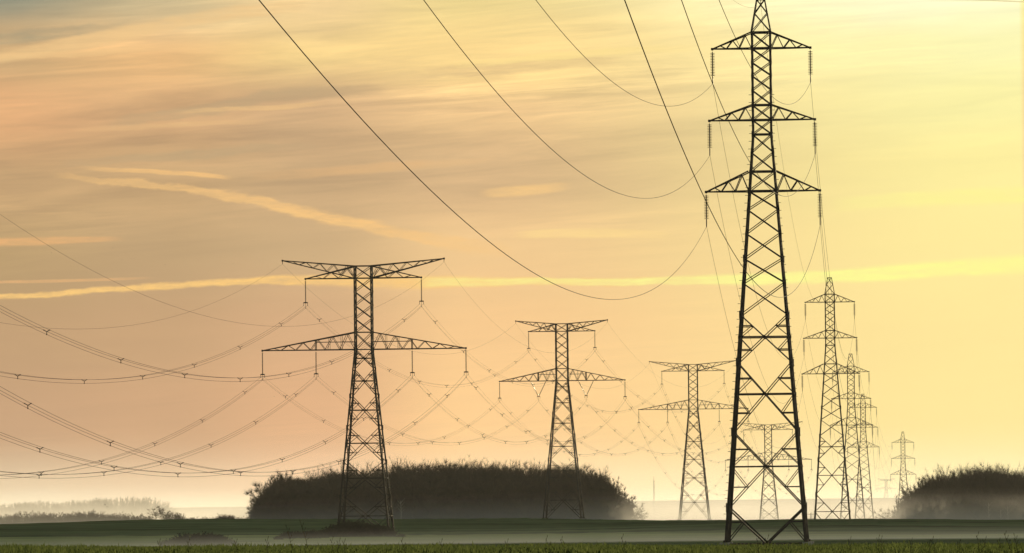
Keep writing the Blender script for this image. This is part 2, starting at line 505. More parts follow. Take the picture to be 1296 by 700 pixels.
# far ghost pylon of another line
g = at(1121.5, 619, 8600)
pa_far = pylon_a((g.x, g.y, g.z - 31 - 3), 0.25, "ghostly pale pylon almost lost in haze beside the faint slim pylon", 34.0)


def wpt(T, x, z):
    c, s = math.cos(T["rz"]), math.sin(T["rz"])
    return np.array((T["loc"].x + c * x, T["loc"].y + s * x, T["loc"].z + z))


def sag_curve(a, b, k, n=44):
    L_ = np.linalg.norm((b - a)[:2]); t = np.linspace(0, 1, n)[:, None]
    p = a + (b - a) * t; sg = k * L_ * L_ * (t * (1 - t))[:, 0]
    p[:, 2] -= sg
    return p


K_A, K_B = 0.000222, 0.0001745
# virtual previous tower of line A (out of the picture)
d01 = (a_pos[1] - a_pos[0]).normalized()
loc0 = PA[0]["loc"] - Vector((0.085, 1, 0)) * 550
P0 = dict(PA[0]); P0["loc"] = Vector((loc0.x, loc0.y, PA[0]["loc"].z)); P0["rz"] = math.atan2(-0.085, 1)
ARMN = ["upper left arm", "upper right arm", "outer left tip of the lower arm", "outer right tip of the lower arm", "inner left string of the lower arm", "inner right string of the lower arm"]
SPN = ["first T-topped pylon toward the camera", "first to second T-topped pylon", "second to third T-topped pylon", "third to fourth T-topped pylon"]
chain = [P0] + PA
for si in range(4):
    T0, T1 = chain[si], chain[si + 1]
    rw = 0.018 if si == 0 else 0.012
    for k in range(6):
        a0, b0 = T0["ph"][k], T1["ph"][k]
        a = wpt(T0, a0[0], a0[1] + T0["base"]); b = wpt(T1, b0[0], b0[1] + T1["base"])
        dr = (b - a); dr = dr / np.linalg.norm(dr[:2]); side = np.array((dr[1], -dr[0], 0))
        root = empty("bundled_cable", a)
        lab = "three-wire cable with spacers, from %s, %s" % (["first T-topped pylon leftward out of view", "first to second T-topped pylon", "second to third T-topped pylon", "third to fourth T-topped pylon"][si], ["upper left arms", "upper right arms", "lower left tips", "lower right tips", "inner left strings", "inner right strings"][k])
        tag(root, lab, "cable", "three-wire cables of the T-topped pylon line")
        cen = sag_curve(a, b, K_A, 60)
        for q, (ox, oz) in enumerate(((-0.3, 0.0), (0.3, 0.0), (0.0, -0.45))):
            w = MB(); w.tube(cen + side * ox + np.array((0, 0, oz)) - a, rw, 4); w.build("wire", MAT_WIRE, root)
        Ls = np.linalg.norm(b - a); ns = max(6, int(Ls / 48)); off = 0.35 + 0.3 * (k % 3) / 3
        for j in range(ns):
            t = (j + off) / ns; i0 = t * 59; lo = int(i0); fr = i0 - lo
            if lo >= 59: continue
            c = cen[lo] * (1 - fr) + cen[lo + 1] * fr - a
            spm = MB(); mid = c + np.array((0, 0, -0.17))
            for ox, oz in ((-0.3, 0.0), (0.3, 0.0), (0.0, -0.45)):
                e = c + side * ox + np.array((0, 0, oz)); spm.bar(mid, e, 0.07)
                spm.bar(e - dr * 0.09, e + dr * 0.09, 0.10)
            spm.build("spacer", MAT_WIRE, root)
    for k in range(2):
        a0, b0 = T0["gw"][k], T1["gw"][k]
        a = wpt(T0, a0[0], a0[1] + T0["base"]); b = wpt(T1, b0[0], b0[1] + T1["base"])
        w = MB(); w.tube(sag_curve(a, b, K_A * 1.02, 50) - a, 0.013, 4)
        o = w.build("earth_wire", MAT_WIRE); o.location = a
        tag(o, "thin earth wire from %s, on the %s arm tips" % (["first T-topped pylon out of view", "first to second T-topped pylon", "second to third T-topped pylon", "third to fourth T-topped pylon"][si], ["left", "right"][k]), "cable", "earth wires of the T-topped pylon line")

# line B: previous tower stands beside the camera, out of the picture
loc0 = PB[0]["loc"] - Vector((0.0622, 1, 0)) * 588
PB0 = dict(loc=Vector((loc0.x, loc0.y, PB[0]["loc"].z)), rz=math.atan2(-0.0622, 1))
chain = [PB0] + PB
bsp = ["overhead to the big black pylon", "big black pylon to tallest cluster pylon", "tallest cluster pylon to the one it overlaps", "between the two smaller cluster pylons", "back of the cluster to faint pylon by the wood"]
for si in range(5):
    T0, T1 = chain[si], chain[si + 1]
    for ti, (zb, zt, L_) in enumerate(TIERS_B):
        for s in (-1, 1):
            xo = ((0.29, -0.48), (0.0, -0.59), (-0.9, -1.46))[ti][(s + 1) // 2] if si == 0 else 0.0
            a = wpt(T0, s * L_ + xo, zb - INS_B); b = wpt(T1, s * L_, zb - INS_B)
            kk = K_B * (1.0 if si == 0 else 1.0)
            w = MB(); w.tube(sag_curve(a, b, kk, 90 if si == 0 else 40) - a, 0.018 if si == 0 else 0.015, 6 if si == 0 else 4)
            o = w.build("power_cable", MAT_WIRE); o.location = a
            tag(o, "single cable, %s, %s %s arms" % (bsp[si], ["lowest", "middle", "top"][ti], ["left", "right"][(s + 1) // 2]), "cable", "single cables of the slim pylon line")
    a = wpt(T0, 0, 52.3); b = wpt(T1, 0, 52.3)
    w = MB(); w.tube(sag_curve(a, b, K_B * 0.9, 60) - a, 0.011, 4)
    o = w.build("earth_wire", MAT_WIRE); o.location = a
    tag(o, "thin earth wire along the peaks, %s" % bsp[si], "cable", "earth wires of the slim pylon line")


# ------------------------------------------------------------------ bare trees
def rot_about(d, ang, az):
    d = np.asarray(d, float); ref = np.array((0, 0, 1.0)) if abs(d[2]) < 0.9 else np.array((1.0, 0, 0))
    s = np.cross(d, ref); s /= np.linalg.norm(s); t = np.cross(s, d)
    return d * math.cos(ang) + (s * math.cos(az) + t * math.sin(az)) * math.sin(ang)


def bare_tree(seed, H, spread, trunk_frac=0.22, twigs=1.0, stems=1, tr=0.22, tw=0.016):
    """returns (trunk+limbs MB, twig MB), base at the origin"""
    r = np.random.default_rng(seed); wood = MB(); tv = []; tf = []

    def twig(p, d, L_):
        # a flat sliver that forks once
        d = d / np.linalg.norm(d)
        sd = r.normal(size=3); sd = np.cross(d, sd); sd /= np.linalg.norm(sd) + 1e-9
        for k in range(2):
            e = p + rot_about(d, 0.2 + 0.6 * r.random(), r.random() * 6.283) * L_ * (0.6 + 0.6 * r.random())
            n = len(tv); tv.extend([p + sd * tw, p - sd * tw, e]); tf.append((n, n + 1, n + 2))

    def grow(p, d, L_, rad, lev):
        d = d / np.linalg.norm(d)
        segs = 3 if lev < 2 else 2
        q = p
        for s in range(segs):
            dd = d + r.normal(0, 0.13, 3) + np.array((0, 0, 0.06)); dd /= np.linalg.norm(dd)
            e = q + dd * L_ / segs
            r0 = rad * (1 - 0.28 * s / segs); r1 = rad * (1 - 0.28 * (s + 1) / segs)
            wood.taper(q, e, r0, r1, 6 if lev == 0 else (4 if lev == 1 else 3))
            if lev >= 1:
                for _ in range(int((2 if lev == 1 else 3) * twigs + r.random())):
                    twig(q + (e - q) * r.random(), rot_about(dd, 0.5 + 0.8 * r.random(), r.random() * 6.283), H * 0.055 * (0.5 + r.random()))
            q = e; d = dd
        if lev < 3:
            nb = (5, 4, 3)[lev]
            a0 = r.random() * 6.283
            for b in range(nb):
                ang = (0.45 + 0.55 * r.random()) * spread if b else 0.15 * r.random()
                grow(q - d * L_ * 0.35 * r.random() * (b > 0), rot_about(d, ang, a0 + b * 6.283 / nb + r.normal(0, 0.3)), L_ * ((0.95 if lev == 0 and trunk_frac < .3 else 0.72) * (0.75 + 0.4 * r.random())) * (1.1 if lev == 0 else 1), rad * 0.55, lev + 1)
        else:
            for _ in range(int(5 * twigs + 0.5)):
                twig(q, rot_about(d, 0.75 * r.random(), r.random() * 6.283), H * 0.075 * (0.6 + 0.8 * r.random()))

    for s in range(stems):
        d0 = np.array((r.normal(0, 0.05), r.normal(0, 0.05), 1.0)) if stems == 1 else rot_about(np.array((0, 0, 1.0)), 0.25 + 0.55 * r.random(), s * 6.283 / stems + r.normal(0, .3))
        grow(np.array((r.normal(0, 0.2) * (stems > 1), r.normal(0, 0.2) * (stems > 1), -0.4)), d0, H * trunk_frac + 0.4, tr * H / 14, 0)
    tm = MB(); tm.add(np.array(tv), tf)
    # normalise the height
    zmax = max(np.array(tv)[:, 2].max(), 1e-3); k = H / zmax
    for b in (wood, tm): b.v = [q * np.array((k, k, k)) for q in b.v]
    return wood, tm


def mb_mesh(name, mbs, mat):
    m_ = MB()
    for b in mbs:
        m_.add(np.concatenate(b.v), b.f)
    me = bpy.data.meshes.new(name); me.from_pydata(np.concatenate(m_.v).tolist(), [], m_.f); me.materials.append(mat); me.update()
    return me


VAR = []      # tall tree variants, 15 m
for i in range(7):
    wd, tg = bare_tree(100 + i, 15.0, (0.8, 0.95, 0.7, 1.05, 0.85, 0.75, 0.9)[i], (0.24, 0.2, 0.27, 0.17, 0.22, 0.26, 0.2)[i], 2.6)
    VAR.append((wd, tg, mb_mesh("bare_tree", (wd, tg), MAT_BARK)))
AIRY = []     # thin crowned variants for the wood edge
for i in range(6):
    wd, tg = bare_tree(150 + i, 15.0, (0.6, 0.75, 0.55, 0.8, 0.65, 0.7)[i], (0.26, 0.22, 0.3, 0.24, 0.2, 0.27)[i], 1.1, tr=0.15, tw=0.012)
    AIRY.append(mb_mesh("bare_tree", (wd, tg), MAT_BARK))
SHR = []      # multi stem shrubs, 4 m
for i in range(4):
    wd, tg = bare_tree(200 + i, 4.0, 0.9, 0.2, 2.4, stems=5, tr=0.3, tw=0.010)
    SHR.append((wd, tg, mb_mesh("bare_shrub", (wd, tg), MAT_BARK)))


def prof_top(prof, x): return float(np.interp(x, [p[0] for p in prof], [p[1] for p in prof]))


def put(me, name, x, y, z, H, baseH, rz, wide=1.0, mat=None):
    o = bpy.data.objects.new(name, me); COL.objects.link(o)
    k = H / baseH; o.location = (x, y, z); o.scale = (k * wide, k * wide, k); o.rotation_euler = (0, 0, rz)
    return o


CACHE = {}


def mass(name, placements, mat, label, group=None):
    """many trees and shrubs that read as one mass, joined in one mesh"""
    vs, ls, ss, ts_ = [], [], [], []; n = 0; ln = 0
    for var, x, y, z, k, wide, rz in placements:
        src = var[2]
        if src.name not in CACHE:
            co = np.empty(len(src.vertices) * 3, np.float32); src.vertices.foreach_get("co", co)
            li = np.empty(len(src.loops), np.int32); src.loops.foreach_get("vertex_index", li)
            st_ = np.empty(len(src.polygons), np.int32); src.polygons.foreach_get("loop_start", st_)
            tt = np.empty(len(src.polygons), np.int32); src.polygons.foreach_get("loop_total", tt)
            CACHE[src.name] = (co.reshape(-1, 3), li, st_, tt)
        v, li, st_, tt = CACHE[src.name]
        c, s = math.cos(rz), math.sin(rz); q = np.empty_like(v)
        q[:, 0] = (v[:, 0] * c - v[:, 1] * s) * k * wide + x; q[:, 1] = (v[:, 0] * s + v[:, 1] * c) * k * wide + y; q[:, 2] = v[:, 2] * k + z
        vs.append(q); ls.append(li + n); ss.append(st_ + ln); ts_.append(tt); n += len(v); ln += len(li)
    me = bpy.data.meshes.new(name)
    me.vertices.add(n); me.vertices.foreach_set("co", np.concatenate(vs).ravel())
    me.loops.add(ln); me.loops.foreach_set("vertex_index", np.concatenate(ls))
    S = np.concatenate(ss); me.polygons.add(len(S)); me.polygons.foreach_set("loop_start", S); me.polygons.foreach_set("loop_total", np.concatenate(ts_))
    me.update(); me.validate(); me.materials.append(mat)
    o = bpy.data.objects.new(name, me); COL.objects.link(o)
    tag(o, label, "woodland", group, "stuff")
    return o


PROF_C = [(328, 640), (337, 613), (347, 600), (358, 596), (368, 598), (378, 603), (388, 601), (397, 597), (408, 595), (420, 591), (436, 592), (447, 591), (459, 585), (470, 587), (490, 587), (505, 585), (528, 578), (540, 582), (551, 580), (571, 584), (590, 579), (605, 583), (621, 581), (640, 579), (655, 584), (667, 583), (690, 584), (705, 586), (721, 582), (733, 588), (744, 591), (764, 598), (775, 602), (783, 608), (791, 618), (798, 634), (801, 652)]
PROF_R = [(1147, 650), (1151, 622), (1156, 612), (1162, 606), (1172, 599), (1181, 598), (1190, 593), (1200, 593), (1213, 588), (1226, 588), (1239, 583), (1254, 583), (1262, 587), (1270, 585), (1283, 588), (1296, 586), (1360, 588), (1450, 592)]


def wood(prof, x0, x1, Y0, Y1, n_mass, n_front, name_lab, group, seed, tall_label, base_drop, skirts=()):
    r = np.random.default_rng(seed); pl = []
    for i in range(n_mass):
        px = x0 + 8 + (x1 - x0 - 16) * (i + r.random()) / n_mass; t = r.random() ** 0.8
        Y = Y0 + 12 + (Y1 - Y0) * t
        p = at(px, 640, Y); z = hz(p.x, Y) - base_drop
        ztop = at(px, prof_top(prof, px) - 1 + r.random() * 8, Y).z
        H = max(2.5, ztop - z)
        e = min(px - x0, x1 - px)
        if e < 22: pl.append((SHR[r.integers(len(SHR))], p.x, Y, z, H / 4.0, 0.55 + 0.015 * e, r.random() * 6.28))
        else: pl.append((VAR[r.integers(len(VAR))], p.x, Y, z, H / 15.0, 0.8 + 0.35 * r.random(), r.random() * 6.28))
    for i in range(int(n_mass * 0.9)):     # undergrowth along the front
        px = x0 + 4 + (x1 - x0 - 8) * r.random(); Y = Y0 + 4 + 40 * r.random(); p = at(px, 640, Y); z = hz(p.x, Y) - base_drop
        lim = max(1.5, at(px, prof_top(prof, px), Y).z - z)
        H = min(lim * 0.8, 3.5 + 5 * r.random())
        pl.append((SHR[r.integers(len(SHR))], p.x, Y, z, H / 4.0, 1.0, r.random() * 6.28))
    for px, yt_ in skirts:                  # low growth that rounds off the ends
        Y = Y0 + 10 + 30 * r.random(); p = at(px, 640, Y); z = hz(p.x, Y) - base_drop; H = max(2.0, at(px, yt_, Y).z - z)
        pl.append((SHR[r.integers(len(SHR))], p.x, Y, z, H / 4.0, 0.9, r.random() * 6.28))
    mass("woodland", pl, MAT_BARK, name_lab)
    for i in range(n_front):
        px = x0 + (x1 - x0) * (i + 0.15 + 0.7 * r.random()) / n_front
        Y = Y0 + r.random() * 14; p = at(px, 640, Y); z = hz(p.x, Y) - base_drop
        H = max(3.0, at(px, prof_top(prof, px) + r.normal(0, 3.0) - 4, Y).z - z)
        e = min(px - x0, x1 - px); sh = e < 16
        o = put(SHR[r.integers(len(SHR))][2] if sh else AIRY[r.integers(len(AIRY))], "bare_tree", p.x, Y, z, H, 4.0 if sh else 15.0, r.random() * 6.28, 0.6 if sh else 0.8 + 0.3 * r.random())
        tag(o, tall_label, "tree", group)


wood(PROF_C, 349, 768, 1500, 1640, 150, 62, "dark leafless wood in mist behind the T-topped pylons", "trees along the edge of the central wood", 5, "bare tree along the misty edge of the dark central wood", 0.2, ((333, 642), (338, 632), (343, 622), (348, 628), (354, 620), (360, 626), (785, 641), (781, 632), (778, 626), (774, 619), (769, 613), (764, 612)))
wood(PROF_R, 1178, 1420, 1560, 1700, 90, 32, "brown leafless wood in golden mist by the faint slim pylon", "trees along the edge of the brown wood", 6, "bare tree along the edge of the golden brown wood", 0.2, ((1160, 638), (1164, 628), (1168, 620), (1172, 613), (1177, 612)))

# the lone big trees at the near end of the central wood
def tree_thing(seed, px, ytop, Y, spread, lab, group, wide=1.0, drop=0.3, tf=0.2, tw=0.016, twigs=5.0, stems=1, tr=0.22):
    p = at(px, 640, Y); z = hz(p.x, Y) - drop; H = at(px, ytop, Y).z - z
    wd, tg = bare_tree(seed, H, spread, tf, twigs, tw=tw, stems=stems, tr=tr)
    root = empty("bare_tree", (p.x, Y, z), seed * 1.3)
    t = wd.build("trunk", MAT_BARK, root); c = tg.build("crown", MAT_BARK, root)
    root.scale = (wide, wide, 1)
    tag(root, lab, "tree", group); return root


tree_thing(311, 351, 602, 1488, 0.85, "round bare tree hanging out at the lone end of the central wood", None, 1.25, tf=0.17, twigs=9.0, tr=0.16)
tree_thing(302, 364, 591, 1494, 0.9, "taller airy bare tree rising at the end of the central wood", None, 0.85, tf=0.24)
tree_thing(313, 206, 637.0, 1425, 0.8, "round airy bare tree standing above the hedge row", None, 1.5, tf=0.12, tw=0.008, twigs=2.6, tr=0.07)
tree_thing(304, 432, 583, 1500, 0.9, "open-crowned bare tree rising behind the scrub-footed pylon", None, 0.9)
tree_thing(305, 537, 576, 1500, 0.95, "wide bare crown topping the middle of the central wood", None, 1.2)
tree_thing(306, 716, 583, 1505, 0.9, "bare crown seen through the pylon with V-shaped insulators", None, 1.0)
tree_thing(307, 1246, 582, 1565, 0.95, "tallest bare crown on top of the golden brown wood", None, 1.1)

# hedge row behind the rise, one shrub after another
hedge = [(4, 649, 1.2), (18, 647, 1.3), (33, 646, 1.2), (47, 645, 1.4), (60, 648, 1.3), (74, 647.5, 1.2), (86, 647, 1.3), (101, 646, 1.4), (109, 643.5, 1.5), (121, 646, 1.3), (134, 648, 1.2), (148, 647, 1.4), (161, 648, 1.3), (173, 649, 1.2), (186, 650.5, 1.2), (222, 646, 1.2), (243, 653, 1.2), (258, 653.5, 1.1), (279, 649, 1.4), (291, 650, 1.4), (304, 653, 1.2), (314, 654.5, 1.1)]
hr = np.random.default_rng(3)
for px, yt, wd_ in hedge:
    Y = 1400 + hr.random() * 30; p = at(px, 640, Y); z = hz(p.x, Y) - 0.4
    H = max(1.2, at(px, yt - 0.5, Y).z - z)
    o = put(SHR[hr.integers(4)][2], "bare_shrub", p.x, Y, z, H, 4.0, hr.random() * 6.28, wd_ * 0.85)
    tag(o, "small bare shrub in the hazy hedge row behind the rise", "shrub", "shrubs of the hedge row")

# scrub in the misty hollow and round the pylon foot
SC = []
for i in range(3):
    wd, tg = bare_tree(400 + i, 3.0, 1.0, 0.18, 7.0, stems=7, tr=0.2, tw=0.010)
    SC.append(mb_mesh("scrub_bush", (wd, tg), MAT_SCRUB))
scrub = [(212, 684, 760), (228, 679, 770), (242, 676, 765), (255, 674, 768), (266, 675, 772), (278, 679, 765), (290, 684, 770),
         (352, 680, 900), (366, 674, 930), (380, 674, 940), (393, 672, 930), (408, 672, 950), (421, 669, 975), (433, 666, 985), (446, 664, 980), (458, 665, 985), (470, 667, 990), (482, 670, 985), (495, 674, 980), (507, 680, 970)]
for k, (px, yt, Y) in enumerate(scrub):
    p = at(px, 640, Y); z = hz(p.x, Y) - 0.3; H = max(0.9, at(px, yt - (7 if 415 < px < 490 else 3), Y).z - z)
    o = put(SC[k % 3], "scrub_bush", p.x, Y, z, H, 3.0, k * 1.7, 1.25)
    if k < 7: tag(o, "low grey bush in the mist of the hollow, away from pylons", "bush", "bushes in the misty hollow")
    else: tag(o, "dark low bush around the foot of the scrub-footed T-topped pylon", "bush", "bushes round the pylon foot")
# far wood on the hill in the haze
pl = []; r = np.random.default_rng(17)
PF = [(-40, 634), (0, 634), (30, 632), (55, 629), (75, 633), (90, 629), (100, 631), (112, 628), (140, 626), (165, 624.5), (190, 625), (208, 630), (216, 638)]
for i in range(120):
    px = -40 + 256 * r.random(); Y = 3900 + 200 * r.random(); p = at(px, 640, Y); z = hz(p.x, Y) - 1
    H = max(4, at(px, prof_top(PF, px) + 2 * r.random(), Y).z - z)
    pl.append((VAR[r.integers(7)], p.x, Y, z, H / 15, 1.1 * 15 / max(H, 15), r.random() * 6.28))
mass("woodland", pl, MAT_BARK, "pale far wood fading into haze beyond the hedge row")

# pale birch trunks in the brown wood
for px, yb, yt_, lab in ((1251, 660, 637, "pale birch trunk at the foot of the brown wood, tallest of the three there"), (1266, 658, 645, "short pale birch trunk in the brown wood beside the tallest birch"), (1275, 655, 641, "thin pale birch trunk deeper in the brown wood"), (507, 655, 634, "pale birch trunk in the dark central wood")):
    Y = 1545 if px > 1000 else 1488; p = at(px, 640, Y); z = hz(p.x, Y) - 0.3; zt_ = at(px, yt_, Y).z
    b = MB(); n = 6
    for i in range(n):
        f0, f1 = i / n, (i + 1) / n
        b.taper((0.12 * math.sin(3 * f0), 0, (zt_ - z) * f0), (0.12 * math.sin(3 * f1), 0, (zt_ - z) * f1), 0.13 * (1 - 0.7 * f0), 0.13 * (1 - 0.7 * f1), 6)
    for i in range(7):
        f0 = 0.5 + 0.5 * i / 7; b.taper((0.1, 0, (zt_ - z) * f0), (0.1 + (-1) ** i * 0.9, 0, (zt_ - z) * f0 + 1.0), 0.03, 0.01, 4)
    o = b.build("birch_tree", MAT_BIRCH); o.location = (p.x, Y, z); tag(o, lab, "tree", "pale birches")

# small roadside pole line and a distant mast
Y = 1700; p = at(1026.3, 649, Y); z0 = hz(p.x, Y)
b = MB(); b.taper((0, 0, z0 - 1 - p.z), (0, 0, 0), 0.2, 0.13, 8); o = empty("utility_pole", (p.x, Y, p.z)); b.build("post", MAT_WOODPOLE, o)
for zz, w in ((-0.4, 1.7), (-1.6, 1.3)):
    b = MB(); b.bar((-w, 0, zz), (w, 0, zz), 0.16)
    for q in (-w, 0, w): b.taper((q * 0.95, 0, zz), (q * 0.95, 0, zz + 0.4), 0.07, 0.05, 6)
    b.build("crossarm", MAT_WOODPOLE, o)
tag(o, "tiny wooden utility pole peeping over the field between the pylons", "utility pole")
Y = 4300; p = at(827.4, 608, Y); zg = hz(p.x, Y)
o = empty("radio_mast", (p.x, Y, zg)); hgt = p.z - zg
b = MB()
for i in range(3):
    k = 2.094 * i; b.bar((0.8 * math.cos(k), 0.8 * math.sin(k), 0), (0.3 * math.cos(k), 0.3 * math.sin(k), hgt), 0.25)
for i in range(16):
    f0, f1 = i / 16, (i + 1) / 16
    for q in range(3):
        k0, k1 = 2.094 * q, 2.094 * (q + 1); r0, r1 = 0.8 - 0.5 * f0, 0.8 - 0.5 * f1
        b.bar((r0 * math.cos(k0), r0 * math.sin(k0), hgt * f0), (r1 * math.cos(k1), r1 * math.sin(k1), hgt * f1), 0.14)
b.build("lattice", MAT_STEEL, o)
b = MB(); b.taper((0, 0, hgt), (0, 0, hgt + 3), 0.15, 0.06, 6); b.build("antenna", MAT_STEEL, o)
tag(o, "faint thin mast standing in the haze right of the central wood", "mast")

# ------------------------------------------------------------------ birds
def bird(px, py, Y, span, bank, flap, lab):
    p = at(px, py, Y); b = MB()
    prof = [(0.01, -0.32), (0.05, -0.22), (0.07, -0.05), (0.06, 0.1), (0.035, 0.16), (0.04, 0.2), (0.03, 0.25), (0.005, 0.30)]
    n = 8; v = []
    for rr, yy_ in prof:
        for i in range(n):
            k = 6.283 * i / n; v.append((rr * math.cos(k), yy_, rr * 0.85 * math.sin(k)))
    f = [(j * n + i, j * n + (i + 1) % n, (j + 1) * n + (i + 1) % n, (j + 1) * n + i) for j in range(len(prof) - 1) for i in range(n)]
    b.add(v, f)
    b.add([(-0.03, -0.28, 0), (0.03, -0.28, 0), (0.11, -0.46, 0), (-0.11, -0.46, 0), (0, -0.3, 0.02), (0, -0.44, 0.015)], [(0, 1, 4), (1, 2, 5, 4), (3, 0, 4, 5), (0, 3, 2, 1), (2, 3, 5)])
    for s in (-1, 1):
        st = [(0.04, 0.1, -0.08, 0.02), (0.22, 0.13, -0.06, 0.02 + 0.16 * flap), (0.38, 0.08, -0.10, 0.02 + 0.2 * flap), (0.55, -0.06, -0.16, 0.02 + 0.12 * flap)]
        vv = []
        for x, y0, y1, z in st: vv += [(s * x, y0, z + 0.012), (s * x, y1, z), (s * x, y0, z - 0.012)]
        ff = []
        for j in range(3):
            a = 3 * j
            ff += [(a, a + 1, a + 4, a + 3), (a + 1, a + 2, a + 5, a + 4), (a + 2, a, a + 3, a + 5)]
        b.add(vv, ff)
    o = b.build("bird", MAT_BIRD); o.location = p; o.scale = (span,) * 3; o.rotation_euler = (0.1, bank, px * 0.7)
    tag(o, lab, "bird", "small birds in flight")


DOT = "tiny dark bird high in the sky among a scattered few"
for k, (px, py) in enumerate(((143, 314), (154, 329), (166, 327), (170, 327), (209, 335), (65, 320), (109, 345), (295, 334), (397, 324), (480, 290), (347, 502), (622, 381))):
    bird(px, py, 1500 + 37 * k, 0.42, 0.3 * math.sin(k * 2.1), math.cos(k * 1.3), DOT)
bird(133, 639.2, 1150, 0.62, 0.3, 0.9, "upper of two birds flying low over the hedge row")
bird(135.5, 641.3, 1160, 0.55, -0.3, -0.4, "lower of two birds flying low over the hedge row")

# ------------------------------------------------------------------ foreground crop and weeds
n = 62000
gy = 78 + 62 * rng.random(n) ** 1.1; gx = (rng.random(n) * 2 - 1) * (4 + gy * 0.125)
row = np.round(gx / 0.16) * 0.16; gx = row + rng.normal(0, 0.035, n)
tuft = (rng.random(n) < 0.03)
patch = 0.5 + 0.5 * np.sin(gx * 1.7 + 2 * np.sin(gx * 0.61) + gy * 0.22) * np.sin(gx * 0.53 + 1.0 + gy * 0.13)
hgt = (0.05 + 0.06 * rng.random(n)) * (0.6 + 0.75 * patch) * np.where(tuft, 1.5, 1.0)
wid = 0.005 + 0.008 * rng.random(n)
az = rng.random(n) * 6.283; lean = 0.15 + 0.7 * rng.random(n)
bz = height(gx, gy) - 0.01
dx, dy = np.cos(az), np.sin(az)
V = np.zeros((n, 5, 3))
base = np.stack([gx, gy, bz], 1); side = np.stack([-dy, dx, np.zeros(n)], 1) * wid[:, None]
mid = base + np.stack([dx * hgt * lean * 0.35, dy * hgt * lean * 0.35, hgt * 0.62], 1)
tipv = base + np.stack([dx * hgt * lean, dy * hgt * lean, hgt * (1 - 0.12 * lean)], 1)
V[:, 0] = base - side; V[:, 1] = base + side; V[:, 2] = mid + side * 0.85; V[:, 3] = mid - side * 0.85; V[:, 4] = tipv
V = V.reshape(-1, 3); idx = np.arange(n) * 5
me = bpy.data.meshes.new("grass"); me.vertices.add(len(V)); me.vertices.foreach_set("co", V.ravel().astype(np.float32))
loops = np.stack([idx, idx + 1, idx + 2, idx + 3, idx + 3, idx + 2, idx + 4], 1).ravel()
me.loops.add(len(loops)); me.loops.foreach_set("vertex_index", loops.astype(np.int32))
me.polygons.add(2 * n)
starts = (np.arange(n)[:, None] * 7 + np.array([0, 4])).ravel(); tot = np.tile([4, 3], n)
me.polygons.foreach_set("loop_start", starts.astype(np.int32)); me.polygons.foreach_set("loop_total", tot.astype(np.int32))
me.update(); me.validate(); me.materials.append(MAT_GRASS)
o = bpy.data.objects.new("grass", me); COL.objects.link(o); tag(o, "short green crop grass across the field edge", "grass", kind="stuff")


def weed(px, ytop, Y, lean, lab, heads=4):
    p = at(px, 690, Y); z = hz(p.x, Y) - 0.02; H = at(px, ytop, Y).z - z
    r = np.random.default_rng(int(px * 7)); b = MB(); pts = [np.array((0, 0, 0.0))]
    for i in range(1, 7):
        f = i / 6; pts.append(np.array((-lean * H * f ** 1.15 + r.normal(0, 0.006), r.normal(0, 0.01), H * f)))
    for i in range(6): b.taper(pts[i], pts[i + 1], 0.0055 * (1 - 0.12 * i), 0.0055 * (1 - 0.12 * (i + 1)), 5)
    for i in range(heads):
        f = 0.6 + 0.38 * i / max(1, heads - 1); q = np.array((-lean * H * f ** 1.15, 0, H * f)); s = (-1) ** i
        e = q + np.array((s * 0.03 * (1.2 - f * 0.6), 0.01, 0.05)); b.taper(q, e, 0.003, 0.003, 4)
        b.taper(e, e + np.array((s * 0.005, 0, 0.03)), 0.006, 0.002, 5)
    for i in range(3):
        q = pts[i + 1]; s = (-1) ** i; e = q + np.array((s * 0.06, 0.02, 0.05)); sd = np.array((0, 0.004, 0.004))
        b.add([q - sd, q + sd, e, q + np.array((s * 0.03, 0.0, 0.03))], [(0, 1, 3), (1, 2, 3), (0, 3, 2)])
    o = b.build("weed", MAT_WEED); o.location = (p.x, Y, z)
    tag(o, lab, "weed", "dry weed stalks at the field edge")


WC = "short dry weed stalk poking out of the green crop edge"
weed(393, 663, 98, 0.28, "tall leaning dry weed stalk before the scrub bushes", 6)
weed(371, 669, 101, 0.22, "shorter leaning weed stalk beside the tall one before the scrub", 4)
weed(1282, 677, 97, 0.35, "tall leaning dry weed stalk before the brown wood", 5)
weed(1288, 680, 99, 0.12, "upright dry weed stalk beside the leaning one before the brown wood", 4)
for px, yt, ln in ((338, 684, 0.0), (202, 687, 0.05), (240, 687, 0.1), (422, 684, 0.1), (427, 686, -0.1), (437, 687, 0.1), (514, 685, 0.3), (700, 683, 0.4), (716, 684, 0.3), (793, 681, 0.25), (960, 682, 0.02), (968, 682, -0.15), (1076, 684, 0.02), (1112, 682, 0.02), (1117, 683, 0.1), (1153, 686, 0.0), (1184, 684, 0.2), (1214, 688, 0.0), (1240, 678, 0.1), (1243, 684, -0.2), (1265, 686, 0.05), (1176, 688, 0.0), (560, 687, 0.1), (640, 687, -0.1), (300, 687, 0.1)):
    weed(px, yt, 97 + (px % 7), ln, WC, 3)


# ------------------------------------------------------------------ haze and mist
def vol_mat(name, dens, col, g):
    m_ = bpy.data.materials.new(name); m_.use_nodes = True; nt_ = m_.node_tree
    for q in list(nt_.nodes): nt_.nodes.remove(q)
    o_ = nt_.nodes.new("ShaderNodeOutputMaterial"); v_ = nt_.nodes.new("ShaderNodeVolumePrincipled")
    v_.inputs["Density"].default_value = dens; v_.inputs["Color"].default_value = (*col, 1); v_.inputs["Anisotropy"].default_value = g
    nt_.links.new(v_.outputs[0], o_.inputs["Volume"]); return m_


